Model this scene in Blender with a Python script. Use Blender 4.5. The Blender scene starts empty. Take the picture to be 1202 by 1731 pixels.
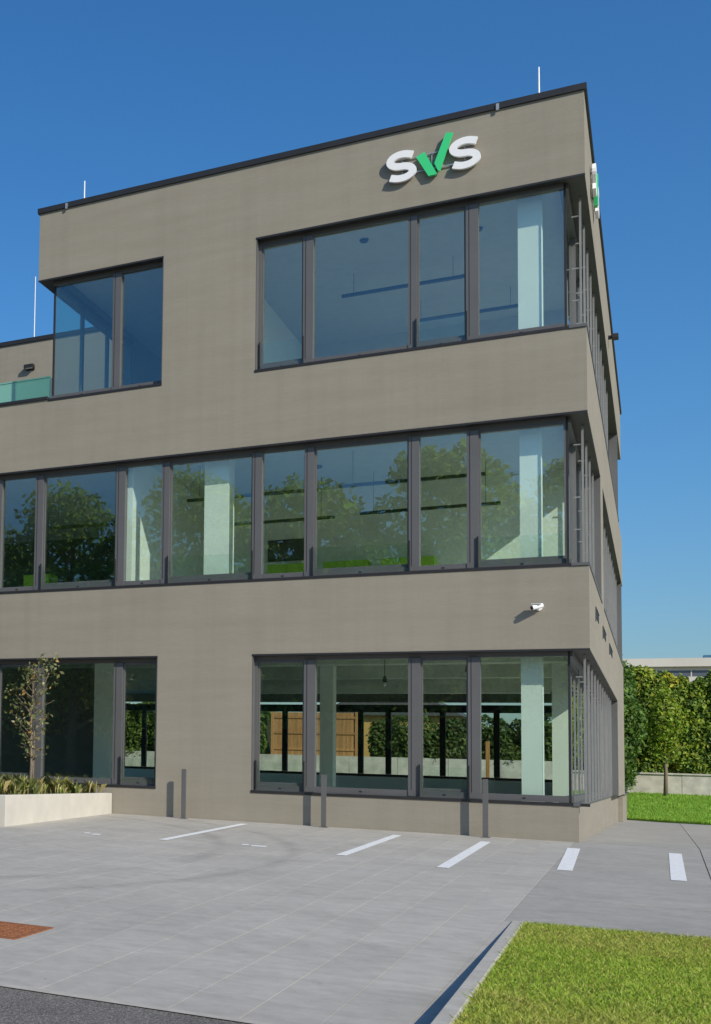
import bpy, math, random
import numpy as np
from mathutils import Vector, Matrix

random.seed(7)
rng = np.random.default_rng(7)
S = bpy.context.scene
COL = S.collection

# ------------------------------------------------------------------ camera
cam = bpy.data.cameras.new("camera")
cam_o = bpy.data.objects.new("camera", cam)
COL.objects.link(cam_o)
right = Vector((0.84507492, 0.53370779, 0.0316919))
up = Vector((0.0125551, -0.07906982, 0.99679001))
fwd = Vector((-0.53450047, 0.84196434, 0.07352068))
m = Matrix((right, up, -fwd)).transposed().to_4x4()
m.translation = Vector((0.8314, -20.1071, 0.8855))
cam_o.matrix_world = m
cam.sensor_fit = 'VERTICAL'
cam.sensor_height = 36
cam.lens = 2078.6755 / 1731 * 36
cam.shift_x = (601 + 200.28) / 1731
cam.shift_y = (1127.02 - 865.5) / 1731
cam.clip_end = 3000
cam.clip_start = 0.05
S.camera = cam_o

# ------------------------------------------------------------------ light
SUN = Vector((1.5, -1.0, 1.15)).normalized()
elev = math.asin(SUN.z)
azim = math.atan2(SUN.x, SUN.y)          # clockwise from +Y
world = bpy.data.worlds.new("World")
S.world = world
world.use_nodes = True
wn = world.node_tree
sky = wn.nodes.new('ShaderNodeTexSky')
sky.sky_type = 'NISHITA'
sky.sun_disc = False
sky.sun_elevation = elev
sky.sun_rotation = azim
sky.altitude = 0
sky.air_density = 1.4
sky.dust_density = 1.2
sky.ozone_density = 10.0
wn.nodes['Background'].inputs['Strength'].default_value = 0.130
hs_ = wn.nodes.new('ShaderNodeHueSaturation')
hs_.inputs['Saturation'].default_value = 1.12
wn.links.new(sky.outputs[0], hs_.inputs['Color'])
wn.links.new(hs_.outputs[0], wn.nodes['Background'].inputs['Color'])
sun = bpy.data.lights.new("sun", 'SUN')
sun.energy = 4.2
sun.angle = math.radians(0.53)
sun.color = (1.0, 0.92, 0.79)
sun_o = bpy.data.objects.new("sun", sun)
COL.objects.link(sun_o)
sun_o.rotation_euler = SUN.to_track_quat('Z', 'Y').to_euler()
sun_o.location = (30, -20, 30)

S.view_settings.view_transform = 'Standard'
S.view_settings.look = 'None'
S.view_settings.exposure = 0.0
S.view_settings.gamma = 1.0
S.view_settings.use_curve_mapping = False
S.render.engine = 'CYCLES'
S.cycles.max_bounces = 10
S.cycles.transparent_max_bounces = 24
S.cycles.glossy_bounces = 4
S.cycles.diffuse_bounces = 6

# ------------------------------------------------------------------ materials
def mat(name):
    mt = bpy.data.materials.new(name)
    mt.use_nodes = True
    nt = mt.node_tree
    return mt, nt, nt.nodes['Principled BSDF'], nt.nodes['Material Output']

def N(nt, typ, **kw):
    n = nt.nodes.new(typ)
    for k, v in kw.items():
        if k in n.inputs.keys():
            n.inputs[k].default_value = v
        else:
            setattr(n, k, v)
    return n

def coords(nt, scale=(1, 1, 1), rot=(0, 0, 0)):
    tc = N(nt, 'ShaderNodeTexCoord')
    mp = N(nt, 'ShaderNodeMapping')
    mp.inputs['Scale'].default_value = scale
    mp.inputs['Rotation'].default_value = rot
    nt.links.new(tc.outputs['Object'], mp.inputs['Vector'])
    return mp.outputs[0]

def geo_coords(nt, scale=(1, 1, 1), rot=(0, 0, 0)):
    g = N(nt, 'ShaderNodeNewGeometry')
    mp = N(nt, 'ShaderNodeMapping')
    mp.inputs['Scale'].default_value = scale
    mp.inputs['Rotation'].default_value = rot
    nt.links.new(g.outputs['Position'], mp.inputs['Vector'])
    return mp.outputs[0]

def ramp(nt, src, stops):
    r = N(nt, 'ShaderNodeValToRGB')
    el = r.color_ramp.elements
    while len(el) < len(stops):
        el.new(0.5)
    for e, (p, c) in zip(el, stops):
        e.position = p
        e.color = (c, c, c, 1) if isinstance(c, (int, float)) else (*c, 1)
    nt.links.new(src, r.inputs[0])
    return r.outputs[0]

def mixc(nt, a, b, fac, mode='MIX'):
    x = N(nt, 'ShaderNodeMix', data_type='RGBA', blend_type=mode)
    for sock, v in ((6, a), (7, b), (0, fac)):
        if hasattr(v, 'default_value') or hasattr(v, 'is_output'):
            nt.links.new(v, x.inputs[sock])
        elif sock == 0:
            x.inputs[0].default_value = v
        else:
            x.inputs[sock].default_value = (*v, 1)
    return x.outputs[2]

def noise(nt, vec, scale, detail=4, rough=.55, dist=0):
    n = N(nt, 'ShaderNodeTexNoise')
    n.inputs['Scale'].default_value = scale
    n.inputs['Detail'].default_value = detail
    n.inputs['Roughness'].default_value = rough
    n.inputs['Distortion'].default_value = dist
    nt.links.new(vec, n.inputs['Vector'])
    return n.outputs['Fac']

def bump(nt, h, bsdf, strength=.3, dist=.01):
    b = N(nt, 'ShaderNodeBump')
    b.inputs['Strength'].default_value = strength
    b.inputs['Distance'].default_value = dist
    nt.links.new(h, b.inputs['Height'])
    nt.links.new(b.outputs[0], bsdf.inputs['Normal'])

def simple(name, c, rough=.6, metal=0, var=.12, vs=6, bmp=0):
    mt, nt, b, o = mat(name)
    v = geo_coords(nt)
    n = noise(nt, v, vs, 5)
    f = ramp(nt, n, [(.3, 1 - var), (.7, 1 + var)])
    col = mixc(nt, c, f, 1.0, 'MULTIPLY')
    nt.links.new(col, b.inputs['Base Color'])
    b.inputs['Roughness'].default_value = rough
    b.inputs['Metallic'].default_value = metal
    if bmp:
        bump(nt, noise(nt, v, vs * 12, 4), b, bmp, .005)
    return mt

# brushed render of the facade
def render_mat():
    mt, nt, b, o = mat('brushed_render')
    fine = noise(nt, geo_coords(nt, (5, 5, 70)), 1.0, 6, .65)
    mid = noise(nt, geo_coords(nt, (.55, .55, 5.0)), 1.0, 4, .6)
    big = noise(nt, geo_coords(nt, (.35, .35, .45)), 1.0, 3, .5)
    c = mixc(nt, (.277, .251, .199), (.305, .278, .224), ramp(nt, mid, [(.3, 0), (.7, 1)]))
    c = mixc(nt, c, ramp(nt, fine, [(.25, .935), (.75, 1.06)]), 1.0, 'MULTIPLY')
    c = mixc(nt, c, ramp(nt, big, [(.3, .965), (.7, 1.03)]), 1.0, 'MULTIPLY')
    grain = noise(nt, geo_coords(nt, (38, 38, 60)), 1.0, 3, .7)
    c = mixc(nt, c, ramp(nt, grain, [(.3, .94), (.7, 1.05)]), 1.0, 'MULTIPLY')
    run_ = noise(nt, geo_coords(nt, (4.5, 4.5, .16)), 1.0, 4, .6)      # faint vertical runs left by rain
    c = mixc(nt, c, ramp(nt, run_, [(.32, .955), (.55, 1.01)]), 1.0, 'MULTIPLY')
    nt.links.new(c, b.inputs['Base Color'])
    b.inputs['Roughness'].default_value = .92
    b.inputs['Specular IOR Level'].default_value = .15
    bump(nt, fine, b, .22, .004)
    return mt

def concrete_slab(name, base, warm, tracks=True):
    mt, nt, b, o = mat(name)
    oi = N(nt, 'ShaderNodeObjectInfo')
    v = geo_coords(nt)
    n1 = noise(nt, v, .55, 5, .6)
    n2 = noise(nt, v, 9, 6, .65)
    n3 = noise(nt, v, 160, 3, .6)
    c = mixc(nt, base, warm, ramp(nt, n1, [(.3, 0), (.72, 1)]))
    c = mixc(nt, c, ramp(nt, n2, [(.25, .88), (.75, 1.08)]), 1.0, 'MULTIPLY')
    c = mixc(nt, c, ramp(nt, n3, [(.2, .88), (.8, 1.1)]), 1.0, 'MULTIPLY')
    c = mixc(nt, c, ramp(nt, oi.outputs['Random'], [(0, .965), (1, 1.03)]), 1.0, 'MULTIPLY')
    if tracks:   # rubber marks and scuffs left by turning tyres
        t1 = noise(nt, geo_coords(nt, (.42, .95, 1), (0, 0, .5)), 1.3, 3, .5, 1.4)
        c = mixc(nt, c, ramp(nt, t1, [(.45, 1), (.5, .93), (.55, 1)]), 1.0, 'MULTIPLY')
        t2 = noise(nt, geo_coords(nt, (.9, 1.1, 1), (0, 0, -.25)), 1.3, 8, .72, .3)
        c = mixc(nt, c, ramp(nt, t2, [(.33, .90), (.62, 1.03)]), 1.0, 'MULTIPLY')
        for (cx_, cy_), rads, amt in (((-9.5, -6.0), (.60, .615, .63, .68, .695, .71), .78), ((3.0, -16.5), (.42, .435, .45, .53, .545, .56), .80)):
            sub = N(nt, 'ShaderNodeVectorMath', operation='DISTANCE')
            wob_ = N(nt, 'ShaderNodeMix', data_type='VECTOR')
            nz = N(nt, 'ShaderNodeTexNoise')
            nz.inputs['Scale'].default_value = .35
            nt.links.new(v, nz.inputs['Vector'])
            wob_.inputs[0].default_value = .06
            nt.links.new(v, wob_.inputs[4]); nt.links.new(nz.outputs['Color'], wob_.inputs[5])
            nt.links.new(wob_.outputs[1], sub.inputs[0])
            sub.inputs[1].default_value = (cx_, cy_, -.2)
            dv = N(nt, 'ShaderNodeMath', operation='DIVIDE')
            nt.links.new(sub.outputs['Value'], dv.inputs[0]); dv.inputs[1].default_value = 10
            r0, r1, r2, r3, r4, r5 = rads
            band = ramp(nt, dv.outputs[0], [(r0, 1), (r1, amt), (r2, 1), (r3, 1), (r4, amt + .03), (r5, 1)])
            msk = ramp(nt, noise(nt, geo_coords(nt, (.5, .5, .5), (0, 0, cx_)), 1.0, 5, .65), [(.34, 0), (.58, 1)])
            c = mixc(nt, c, mixc(nt, (1, 1, 1), band, msk), 1.0, 'MULTIPLY')
        sp = noise(nt, v, 14, 2, .5)
        c = mixc(nt, c, ramp(nt, sp, [(.74, 1), (.78, .72)]), 1.0, 'MULTIPLY')
    nt.links.new(c, b.inputs['Base Color'])
    b.inputs['Roughness'].default_value = .88
    b.inputs['Specular IOR Level'].default_value = .25
    bump(nt, n3, b, .25, .003)
    return mt

def asphalt_mat():
    mt, nt, b, o = mat('asphalt')
    v = geo_coords(nt)
    vo = N(nt, 'ShaderNodeTexVoronoi')
    vo.inputs['Scale'].default_value = 120
    nt.links.new(v, vo.inputs['Vector'])
    c = mixc(nt, (.10, .092, .080), (.27, .245, .21), ramp(nt, vo.outputs['Color'], [(.35, 0), (.95, 1)]))
    c = mixc(nt, c, ramp(nt, noise(nt, v, 2.2, 5), [(.3, .85), (.7, 1.15)]), 1.0, 'MULTIPLY')
    nt.links.new(c, b.inputs['Base Color'])
    b.inputs['Roughness'].default_value = .9
    bump(nt, vo.outputs['Distance'], b, .5, .006)
    return mt

def glass_mat(name, tint, f0, wob=.0):
    mt = bpy.data.materials.new(name)
    mt.use_nodes = True
    nt = mt.node_tree
    nt.nodes.clear()
    o = N(nt, 'ShaderNodeOutputMaterial')
    tr = N(nt, 'ShaderNodeBsdfTransparent')
    tr.inputs[0].default_value = (*tint, 1)
    gl = N(nt, 'ShaderNodeBsdfGlossy')
    gl.inputs['Roughness'].default_value = 0.0
    gl.inputs['Color'].default_value = (.93, .97, 1, 1)
    lw = N(nt, 'ShaderNodeLayerWeight')
    lw.inputs['Blend'].default_value = .5
    pw = N(nt, 'ShaderNodeMath', operation='POWER')
    nt.links.new(lw.outputs['Facing'], pw.inputs[0])
    pw.inputs[1].default_value = 4.5
    ma = N(nt, 'ShaderNodeMath', operation='MULTIPLY_ADD')
    nt.links.new(pw.outputs[0], ma.inputs[0])
    ma.inputs[1].default_value = 1 - f0
    ma.inputs[2].default_value = f0
    mx = N(nt, 'ShaderNodeMixShader')
    nt.links.new(ma.outputs[0], mx.inputs[0])
    nt.links.new(tr.outputs[0], mx.inputs[1])
    nt.links.new(gl.outputs[0], mx.inputs[2])
    nt.links.new(mx.outputs[0], o.inputs[0])
    if wob:
        b = N(nt, 'ShaderNodeBump')
        b.inputs['Strength'].default_value = wob
        b.inputs['Distance'].default_value = .02
        nt.links.new(noise(nt, geo_coords(nt), .9, 1), b.inputs['Height'])
        nt.links.new(b.outputs[0], gl.inputs['Normal'])
    return mt

def leaf_mat(name, trans=.35):
    mt = bpy.data.materials.new(name)
    mt.use_nodes = True
    nt = mt.node_tree
    b = nt.nodes['Principled BSDF']
    o = nt.nodes['Material Output']
    a = N(nt, 'ShaderNodeAttribute', attribute_name='leafcol')
    nt.links.new(a.outputs['Color'], b.inputs['Base Color'])
    b.inputs['Roughness'].default_value = .55
    b.inputs['Specular IOR Level'].default_value = .3
    t = N(nt, 'ShaderNodeBsdfTranslucent')
    nt.links.new(mixc(nt, a.outputs['Color'], (1.0, 1.15, .55), 1.0, 'MULTIPLY'), t.inputs[0])
    mx = N(nt, 'ShaderNodeMixShader')
    mx.inputs[0].default_value = trans
    nt.links.new(b.outputs[0], mx.inputs[1])
    nt.links.new(t.outputs[0], mx.inputs[2])
    nt.links.new(mx.outputs[0], o.inputs[0])
    return mt

def lawn_mat(name, a_, b_, dry):
    mt, nt, b, o = mat(name)
    v = geo_coords(nt)
    c = mixc(nt, a_, b_, ramp(nt, noise(nt, v, 30, 5, .7), [(.3, 0), (.7, 1)]))
    c = mixc(nt, c, dry, ramp(nt, noise(nt, v, 1.1, 4, .6), [(.5, 0), (.75, .55)]))
    nt.links.new(c, b.inputs['Base Color'])
    b.inputs['Roughness'].default_value = .95
    b.inputs['Specular IOR Level'].default_value = .1
    bump(nt, noise(nt, v, 70, 4), b, .8, .03)
    return mt

def wood_mat():
    mt, nt, b, o = mat('larch_wood')
    oi = N(nt, 'ShaderNodeObjectInfo')
    n = noise(nt, geo_coords(nt, (14, 14, .8)), 1, 5, .6, .6)
    c = mixc(nt, (.34, .16, .055), (.52, .28, .11), ramp(nt, n, [(.3, 0), (.7, 1)]))
    c = mixc(nt, c, ramp(nt, oi.outputs['Random'], [(0, .82), (1, 1.1)]), 1.0, 'MULTIPLY')
    nt.links.new(c, b.inputs['Base Color'])
    b.inputs['Roughness'].default_value = .75
    return mt

def rust_mat():
    mt, nt, b, o = mat('rusty_iron')
    v = geo_coords(nt)
    c = mixc(nt, (.16, .055, .022), (.40, .15, .05), ramp(nt, noise(nt, v, 22, 6, .7), [(.3, 0), (.7, 1)]))
    nt.links.new(c, b.inputs['Base Color'])
    b.inputs['Roughness'].default_value = .85
    bump(nt, noise(nt, v, 90, 3), b, .4, .004)
    return mt

def paint_mat():
    mt, nt, b, o = mat('road_paint')
    v = geo_coords(nt)
    c = mixc(nt, (.78, .78, .76), (.40, .40, .39), ramp(nt, noise(nt, v, 26, 6, .75), [(.50, 0), (.70, .8)]))
    nt.links.new(c, b.inputs['Base Color'])
    b.inputs['Roughness'].default_value = .8
    return mt

def mint_mat():
    mt = glass_mat('mint_laminated_glass', (.72, .95, .88), .06)
    nt = mt.node_tree
    o = next(n for n in nt.nodes if n.type == 'OUTPUT_MATERIAL')
    src = o.inputs[0].links[0].from_socket
    d = N(nt, 'ShaderNodeBsdfDiffuse')
    d.inputs[0].default_value = (.30, .62, .53, 1)
    mx = N(nt, 'ShaderNodeMixShader')
    mx.inputs[0].default_value = .55
    nt.links.new(src, mx.inputs[1])
    nt.links.new(d.outputs[0], mx.inputs[2])
    nt.links.new(mx.outputs[0], o.inputs[0])
    return mt

M = dict(
    wall=render_mat(),
    slab=concrete_slab('paving_concrete', (.415, .392, .345), (.465, .440, .385)),
    slab2=concrete_slab('smooth_concrete', (.355, .336, .296), (.395, .373, .328)),
    joint=simple('joint_sand', (.37, .352, .315), .95, var=.30, vs=1.3),
    dark_joint=simple('bitumen_joint', (.06, .06, .06), .9),
    asphalt=asphalt_mat(),
    frame=simple('frame_metal', (.122, .121, .120), .5, .15, var=.05, vs=2),
    dark=simple('dark_metal', (.028, .027, .028), .5, .2, var=.1),
    black=simple('black_rubber', (.012, .012, .013), .6),
    soffit=simple('soffit_metal', (.060, .056, .050), .6, .1),
    rail=simple('rail_metal', (.24, .24, .235), .5, .3, var=.06),
    galv=simple('galvanised_steel', (.45, .45, .44), .4, .6, var=.08),
    glass=glass_mat('window_glass', (.925, .985, .945), .115, .012),
    clear=glass_mat('clear_glass', (.95, .985, .97), .03),
    mint=mint_mat(),
    white=simple('white_plaster', (.86, .87, .84), .85, var=.03, vs=2),
    ceiling=simple('ceiling_paint', (.52, .52, .50), .9, var=.05),
    raw=simple('raw_concrete', (.62, .62, .56), .9, var=.15, vs=1.5),
    floor=simple('screed_floor', (.62, .62, .58), .55, var=.1, vs=1.2),
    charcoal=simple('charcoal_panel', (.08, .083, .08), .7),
    lime=simple('lime_laminate', (.36, .60, .05), .5, var=.03),
    signwhite=simple('sign_white', (.86, .86, .85), .45, var=.02),
    signgreen=simple('sign_green', (.05, .62, .21), .4, var=.02),
    planter=simple('pale_concrete', (.55, .52, .45), .85, var=.08, vs=3, bmp=.15),
    soil=simple('soil', (.07, .05, .035), .95, var=.3, vs=20, bmp=.6),
    kerb=simple('kerb_concrete', (.43, .40, .345), .9, var=.12, vs=8, bmp=.3),
    paint=paint_mat(), rust=rust_mat(), wood=wood_mat(),
    leaf=leaf_mat('leaves'), leaf_thin=leaf_mat('thin_leaves', .6), grass=leaf_mat('grass_blades', .25),
    lawn=lawn_mat('lawn_soil', (.17, .20, .035), (.24, .25, .06), (.33, .27, .10)),
    lawn2=lawn_mat('far_lawn', (.15, .28, .025), (.19, .34, .04), (.27, .32, .06)),
    earth=simple('earth', (.17, .17, .09), .95, var=.2, vs=.5),
    bark=simple('bark', (.20, .155, .11), .9, var=.3, vs=25, bmp=.5),
    stone=simple('pale_stone_wall', (.52, .49, .42), .9, var=.2, vs=3, bmp=.4),
    bgwall=simple('pale_render', (.62, .58, .50), .9, var=.05, vs=.4),
    bgglass=simple('far_window', (.10, .11, .14), .2, .0, var=.2, vs=.3),
    blueroof=simple('blue_sheet', (.05, .14, .24), .5),
    orange=simple('ochre_render', (.55, .33, .10), .9, var=.06, vs=.8),
    hedgecore=simple('hedge_dark_core', (.030, .038, .014), .95, var=.4, vs=3),  # near-black fill, painted shade behind the hedge leaves
)

# ------------------------------------------------------------------ mesh helpers
class MB:
    def __init__(self):
        self.v, self.f = [], []

    def box(self, x0, x1, y0, y1, z0, z1, ch=0):
        if x1 < x0: x0, x1 = x1, x0
        if y1 < y0: y0, y1 = y1, y0
        if z1 < z0: z0, z1 = z1, z0
        b = len(self.v)
        if not ch:
            self.v += [(x0, y0, z0), (x1, y0, z0), (x1, y1, z0), (x0, y1, z0),
                       (x0, y0, z1), (x1, y0, z1), (x1, y1, z1), (x0, y1, z1)]
            self.f += [tuple(b + i for i in q) for q in
                       ((3, 2, 1, 0), (4, 5, 6, 7), (0, 1, 5, 4), (1, 2, 6, 5), (2, 3, 7, 6), (3, 0, 4, 7))]
        else:      # chamfered top and vertical edges left sharp
            self.v += [(x0, y0, z0), (x1, y0, z0), (x1, y1, z0), (x0, y1, z0),
                       (x0, y0, z1 - ch), (x1, y0, z1 - ch), (x1, y1, z1 - ch), (x0, y1, z1 - ch),
                       (x0 + ch, y0 + ch, z1), (x1 - ch, y0 + ch, z1), (x1 - ch, y1 - ch, z1), (x0 + ch, y1 - ch, z1)]
            self.f += [tuple(b + i for i in q) for q in
                       ((3, 2, 1, 0), (8, 9, 10, 11), (0, 1, 5, 4), (1, 2, 6, 5), (2, 3, 7, 6), (3, 0, 4, 7),
                        (4, 5, 9, 8), (5, 6, 10, 9), (6, 7, 11, 10), (7, 4, 8, 11))]
        return self

    def tube(self, pts, rad, seg=10, cap=True):
        b = len(self.v)
        pts = [Vector(p) for p in pts]
        if not hasattr(rad, '__len__'):
            rad = [rad] * len(pts)
        for i, p in enumerate(pts):
            d = (pts[min(i + 1, len(pts) - 1)] - pts[max(i - 1, 0)]).normalized()
            a = d.orthogonal().normalized() if abs(d.z) < .9 else Vector((1, 0, 0)).cross(d).normalized()
            c = d.cross(a)
            for k in range(seg):
                t = 2 * math.pi * k / seg
                self.v.append(tuple(p + (a * math.cos(t) + c * math.sin(t)) * rad[i]))
        for i in range(len(pts) - 1):
            for k in range(seg):
                k2 = (k + 1) % seg
                self.f.append((b + i * seg + k, b + i * seg + k2, b + (i + 1) * seg + k2, b + (i + 1) * seg + k))
        if cap:
            self.f.append(tuple(b + k for k in reversed(range(seg))))
            self.f.append(tuple(b + (len(pts) - 1) * seg + k for k in range(seg)))
        return self

    def prism(self, poly, fn, d0, d1):
        """poly: 2-D outline, fn(u, w, d) -> xyz"""
        b = len(self.v); n = len(poly)
        self.v += [fn(u, w, d0) for u, w in poly] + [fn(u, w, d1) for u, w in poly]
        self.f.append(tuple(b + i for i in range(n)))
        self.f.append(tuple(b + n + i for i in reversed(range(n))))
        for i in range(n):
            j = (i + 1) % n
            self.f.append((b + j, b + i, b + n + i, b + n + j))
        return self

    def strip(self, left, rightp, fn, d0, d1):
        """band between two polylines, extruded between depth d0 and d1"""
        b = len(self.v); n = len(left)
        for d in (d0, d1):
            self.v += [fn(*q, d) for q in left] + [fn(*q, d) for q in rightp]
        L0, R0, L1, R1 = b, b + n, b + 2 * n, b + 3 * n
        for i in range(n - 1):
            self.f += [(L0 + i, L0 + i + 1, R0 + i + 1, R0 + i), (L1 + i + 1, L1 + i, R1 + i, R1 + i + 1),
                       (L0 + i + 1, L0 + i, L1 + i, L1 + i + 1), (R0 + i, R0 + i + 1, R1 + i + 1, R1 + i)]
        self.f += [(L0, R0, R1, L1), (R0 + n - 1, L0 + n - 1, L1 + n - 1, R1 + n - 1)]
        return self

    def mesh(self, name, material, smooth=False):
        me = bpy.data.meshes.new(name)
        me.from_pydata(self.v, [], self.f)
        me.materials.append(material)
        if smooth:
            for p in me.polygons: p.use_smooth = True
        me.update()
        return me

    def build(self, name, material, parent=None, smooth=False):
        o = bpy.data.objects.new(name, self.mesh(name, material, smooth))
        COL.objects.link(o)
        if parent: o.parent = parent
        return o

def bx(name, material, parent, *a, **k):
    return MB().box(*a, **k).build(name, material, parent)

def tag(o, label=None, cat=None, group=None, kind=None):
    if label: o['label'] = label
    if cat: o['category'] = cat
    if group: o['group'] = group
    if kind: o['kind'] = kind
    return o

def empty(name, loc=(0, 0, 0), rz=0):
    o = bpy.data.objects.new(name, None)
    COL.objects.link(o)
    o.location = loc
    o.rotation_euler = (0, 0, rz)
    o.empty_display_size = .2
    return o

def link(name, me, parent=None, loc=(0, 0, 0), rot=(0, 0, 0)):
    o = bpy.data.objects.new(name, me)
    COL.objects.link(o)
    o.location = loc
    o.rotation_euler = rot
    if parent: o.parent = parent
    return o

def quads_mesh(name, Q, colr, material, tri=False):
    """Q: (n,k,3) faces, colr: (n,3)"""
    n, k, _ = Q.shape
    me = bpy.data.meshes.new(name)
    me.vertices.add(n * k)
    me.vertices.foreach_set('co', Q.reshape(-1).astype(np.float32))
    me.loops.add(n * k)
    me.loops.foreach_set('vertex_index', np.arange(n * k, dtype=np.int32))
    me.polygons.add(n)
    me.polygons.foreach_set('loop_start', np.arange(0, n * k, k, dtype=np.int32))
    me.polygons.foreach_set('loop_total', np.full(n, k, dtype=np.int32))
    at = me.attributes.new('leafcol', 'FLOAT_COLOR', 'POINT')
    c = np.ones((n, k, 4), np.float32)
    c[:, :, :3] = colr[:, None, :]
    at.data.foreach_set('color', c.reshape(-1))
    me.materials.append(material)
    me.update(calc_edges=True)
    return me

def unit(a):
    return a / np.maximum(np.linalg.norm(a, axis=1, keepdims=True), 1e-9)

def leaves(P, outward, size, jitter=.8):
    """diamond leaves at points P, roughly facing outward"""
    n = len(P)
    nrm = unit(outward + rng.normal(0, jitter, (n, 3)))
    t = unit(np.cross(nrm, rng.normal(0, 1, (n, 3))))
    b = np.cross(nrm, t)
    s = size * rng.uniform(.5, 1.45, (n, 1))
    fold = nrm * s * .18
    return np.stack([P - t * s, P - b * s * .55 + fold, P + t * s, P + b * s * .55 + fold], 1)

def palette(n, cols, w=None, val=.22):
    cols = np.array(cols)
    i = rng.choice(len(cols), n, p=w)
    c = cols[i] * rng.uniform(1 - val, 1 + val, (n, 1))
    return np.clip(c * rng.uniform(.92, 1.08, (n, 3)), 0, 1)

# ------------------------------------------------------------------ dimensions of the place
H, Z2H, Z2S, Z1H, Z1S, Z0H, Z0S = 11.04, 9.745, 7.483, 6.205, 3.983, 2.748, .537
W, A, B = 8.766, 4.780, 6.378
XL, YE = -16.0, 19.0
PX = -.1575                     # side plinth stands back from the storeys above
GX = -.285                      # side glazing plane

def G(x, y):
    z = .025 * max(y, -26) if y < 0 else -.012 * min(y, 24)
    return z - .0076 * (min(max(x, -14), 0) + .158)

# ------------------------------------------------------------------ ground
xs = [-1500, -600, -250, -120, -60, -35, -22, -14, -7, 0, 3, 8, 16, 30, 60, 120, 300, 700, 1500]
ys = [-1500, -600, -250, -120, -70, -45, -32, -26, -20, -13, -6, 0, 6, 12, 18, 24, 30, 40, 60, 100, 200, 400, 800, 1500]
gm = MB()
gm.v = [(x, y, G(x, y) - .06) for y in ys for x in xs]
nx = len(xs)
gm.f = [(j * nx + i, j * nx + i + 1, (j + 1) * nx + i + 1, (j + 1) * nx + i) for j in range(len(ys) - 1) for i in range(nx - 1)]
tag(gm.build('ground', M['earth']), kind='structure')

def sheet(name, material, x0, x1, y0, y1, off, nxx=8, nyy=8, parent=None, fn=G):
    mb = MB()
    for j in range(nyy + 1):
        for i in range(nxx + 1):
            x = x0 + (x1 - x0) * i / nxx; y = y0 + (y1 - y0) * j / nyy
            mb.v.append((x, y, fn(x, y) + off))
    mb.f = [(j * (nxx + 1) + i, j * (nxx + 1) + i + 1, (j + 1) * (nxx + 1) + i + 1, (j + 1) * (nxx + 1) + i) for j in range(nyy) for i in range(nxx)]
    return mb.build(name, material, parent)

# road in front (camera stands on it)
road = tag(sheet('road', M['asphalt'], -60, 40, -27, -13.93, -.007, 40, 10), kind='structure')
edge = sheet('edging_strip', M['kerb'], -30, -.05, -13.985, -13.921, -.001, 20, 1, road)

# paved forecourt: bedding sheet and single slabs, tilted with the ground
pav = tag(sheet('forecourt_pavement', M['joint'], -14, -.21, -13.92, .02, -.0040, 8, 8), kind='structure')
tiltx, tilty = math.atan(.025), math.atan(.0076)
SW, SL = .36, 1.39
sm = MB().box(-SW / 2 + .0020, SW / 2 - .0020, -SL / 2 + .0010, SL / 2 - .0010, -.045, 0, ch=.0008).mesh('slab', M['slab'])
for i in range(28):
    for j in range(10):
        x = -.22 - SW * (i + .5)
        y = -.02 - SL * (j + .5)
        link('slab', sm, pav, (x, y, G(x, y) + random.uniform(-.0008, .0008)), (tiltx, tilty, 0))
sheet('slab_field', M['slab'], -14, -.22 - SW * 28, -13.92, .02, 0, 4, 8, pav)

# smooth concrete panels right of the slabs
pan = tag(sheet('side_pavement', M['dark_joint'], -.21, 9.0, -9.30, 24.2, -.008, 4, 20), kind='structure')
gx_ = [-.215, 1.262, 2.74, 4.22, 5.7, 7.18, 8.9]
gy_ = [-9.29, -7.50, -3.75, -.02, 3.8, 7.6, 11.4, 15.2, 19.0, 23.9]
for i in range(len(gx_) - 1):
    for j in range(len(gy_) - 1):
        mb = MB()
        x0, x1, y0, y1 = gx_[i] + .005, gx_[i + 1] - .005, gy_[j] + (.026 if j == 1 else .006), gy_[j + 1] - .006
        if y0 < -.1 and i == 0: x0 = gx_[0]
        cx, cy = (x0 + x1) / 2, (y0 + y1) / 2
        for (x, y) in ((x0, y0), (x1, y0), (x1, y1), (x0, y1)):
            mb.v.append((x - cx, y - cy, G(x, y) - G(cx, cy) - .05))
        for (x, y) in ((x0, y0), (x1, y0), (x1, y1), (x0, y1)):
            mb.v.append((x - cx, y - cy, G(x, y) - G(cx, cy)))
        mb.f = [(3, 2, 1, 0), (4, 5, 6, 7), (0, 1, 5, 4), (1, 2, 6, 5), (2, 3, 7, 6), (3, 0, 4, 7)]
        link('panel', mb.mesh('panel', M['slab2']), pan, (cx, cy, G(cx, cy)))

# parking bay lines and worn bay marks
def painted(name, parent, x0, y0, x1, y1, w):
    d = Vector((x1 - x0, y1 - y0, 0)); n = Vector((-d.y, d.x, 0)).normalized() * w / 2
    mb = MB()
    k = 6
    for i in range(k + 1):
        c = Vector((x0, y0, 0)) + d * i / k
        for s in (-1, 1):
            q = c + n * s
            mb.v.append((q.x, q.y, G(q.x, q.y) + .004))
    mb.f = [(2 * i, 2 * i + 1, 2 * i + 3, 2 * i + 2) if False else (2 * i + 1, 2 * i, 2 * i + 2, 2 * i + 3) for i in range(k)]
    o = mb.build(name, M['paint'], parent)
    return o
painted('parking_line', pav, -4.72, -.55, -4.69, -4.42, .115)
painted('parking_line', pav, -2.41, -.87, -2.39, -4.73, .12)
painted('parking_line', pav, -1.235, -1.05, -1.20, -5.33, .125)
painted('parking_line', pan, -.16, -1.22, -.075, -4.56, .15)
painted('parking_line', pan, .975, -1.07, .975, -4.87, .14)
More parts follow.
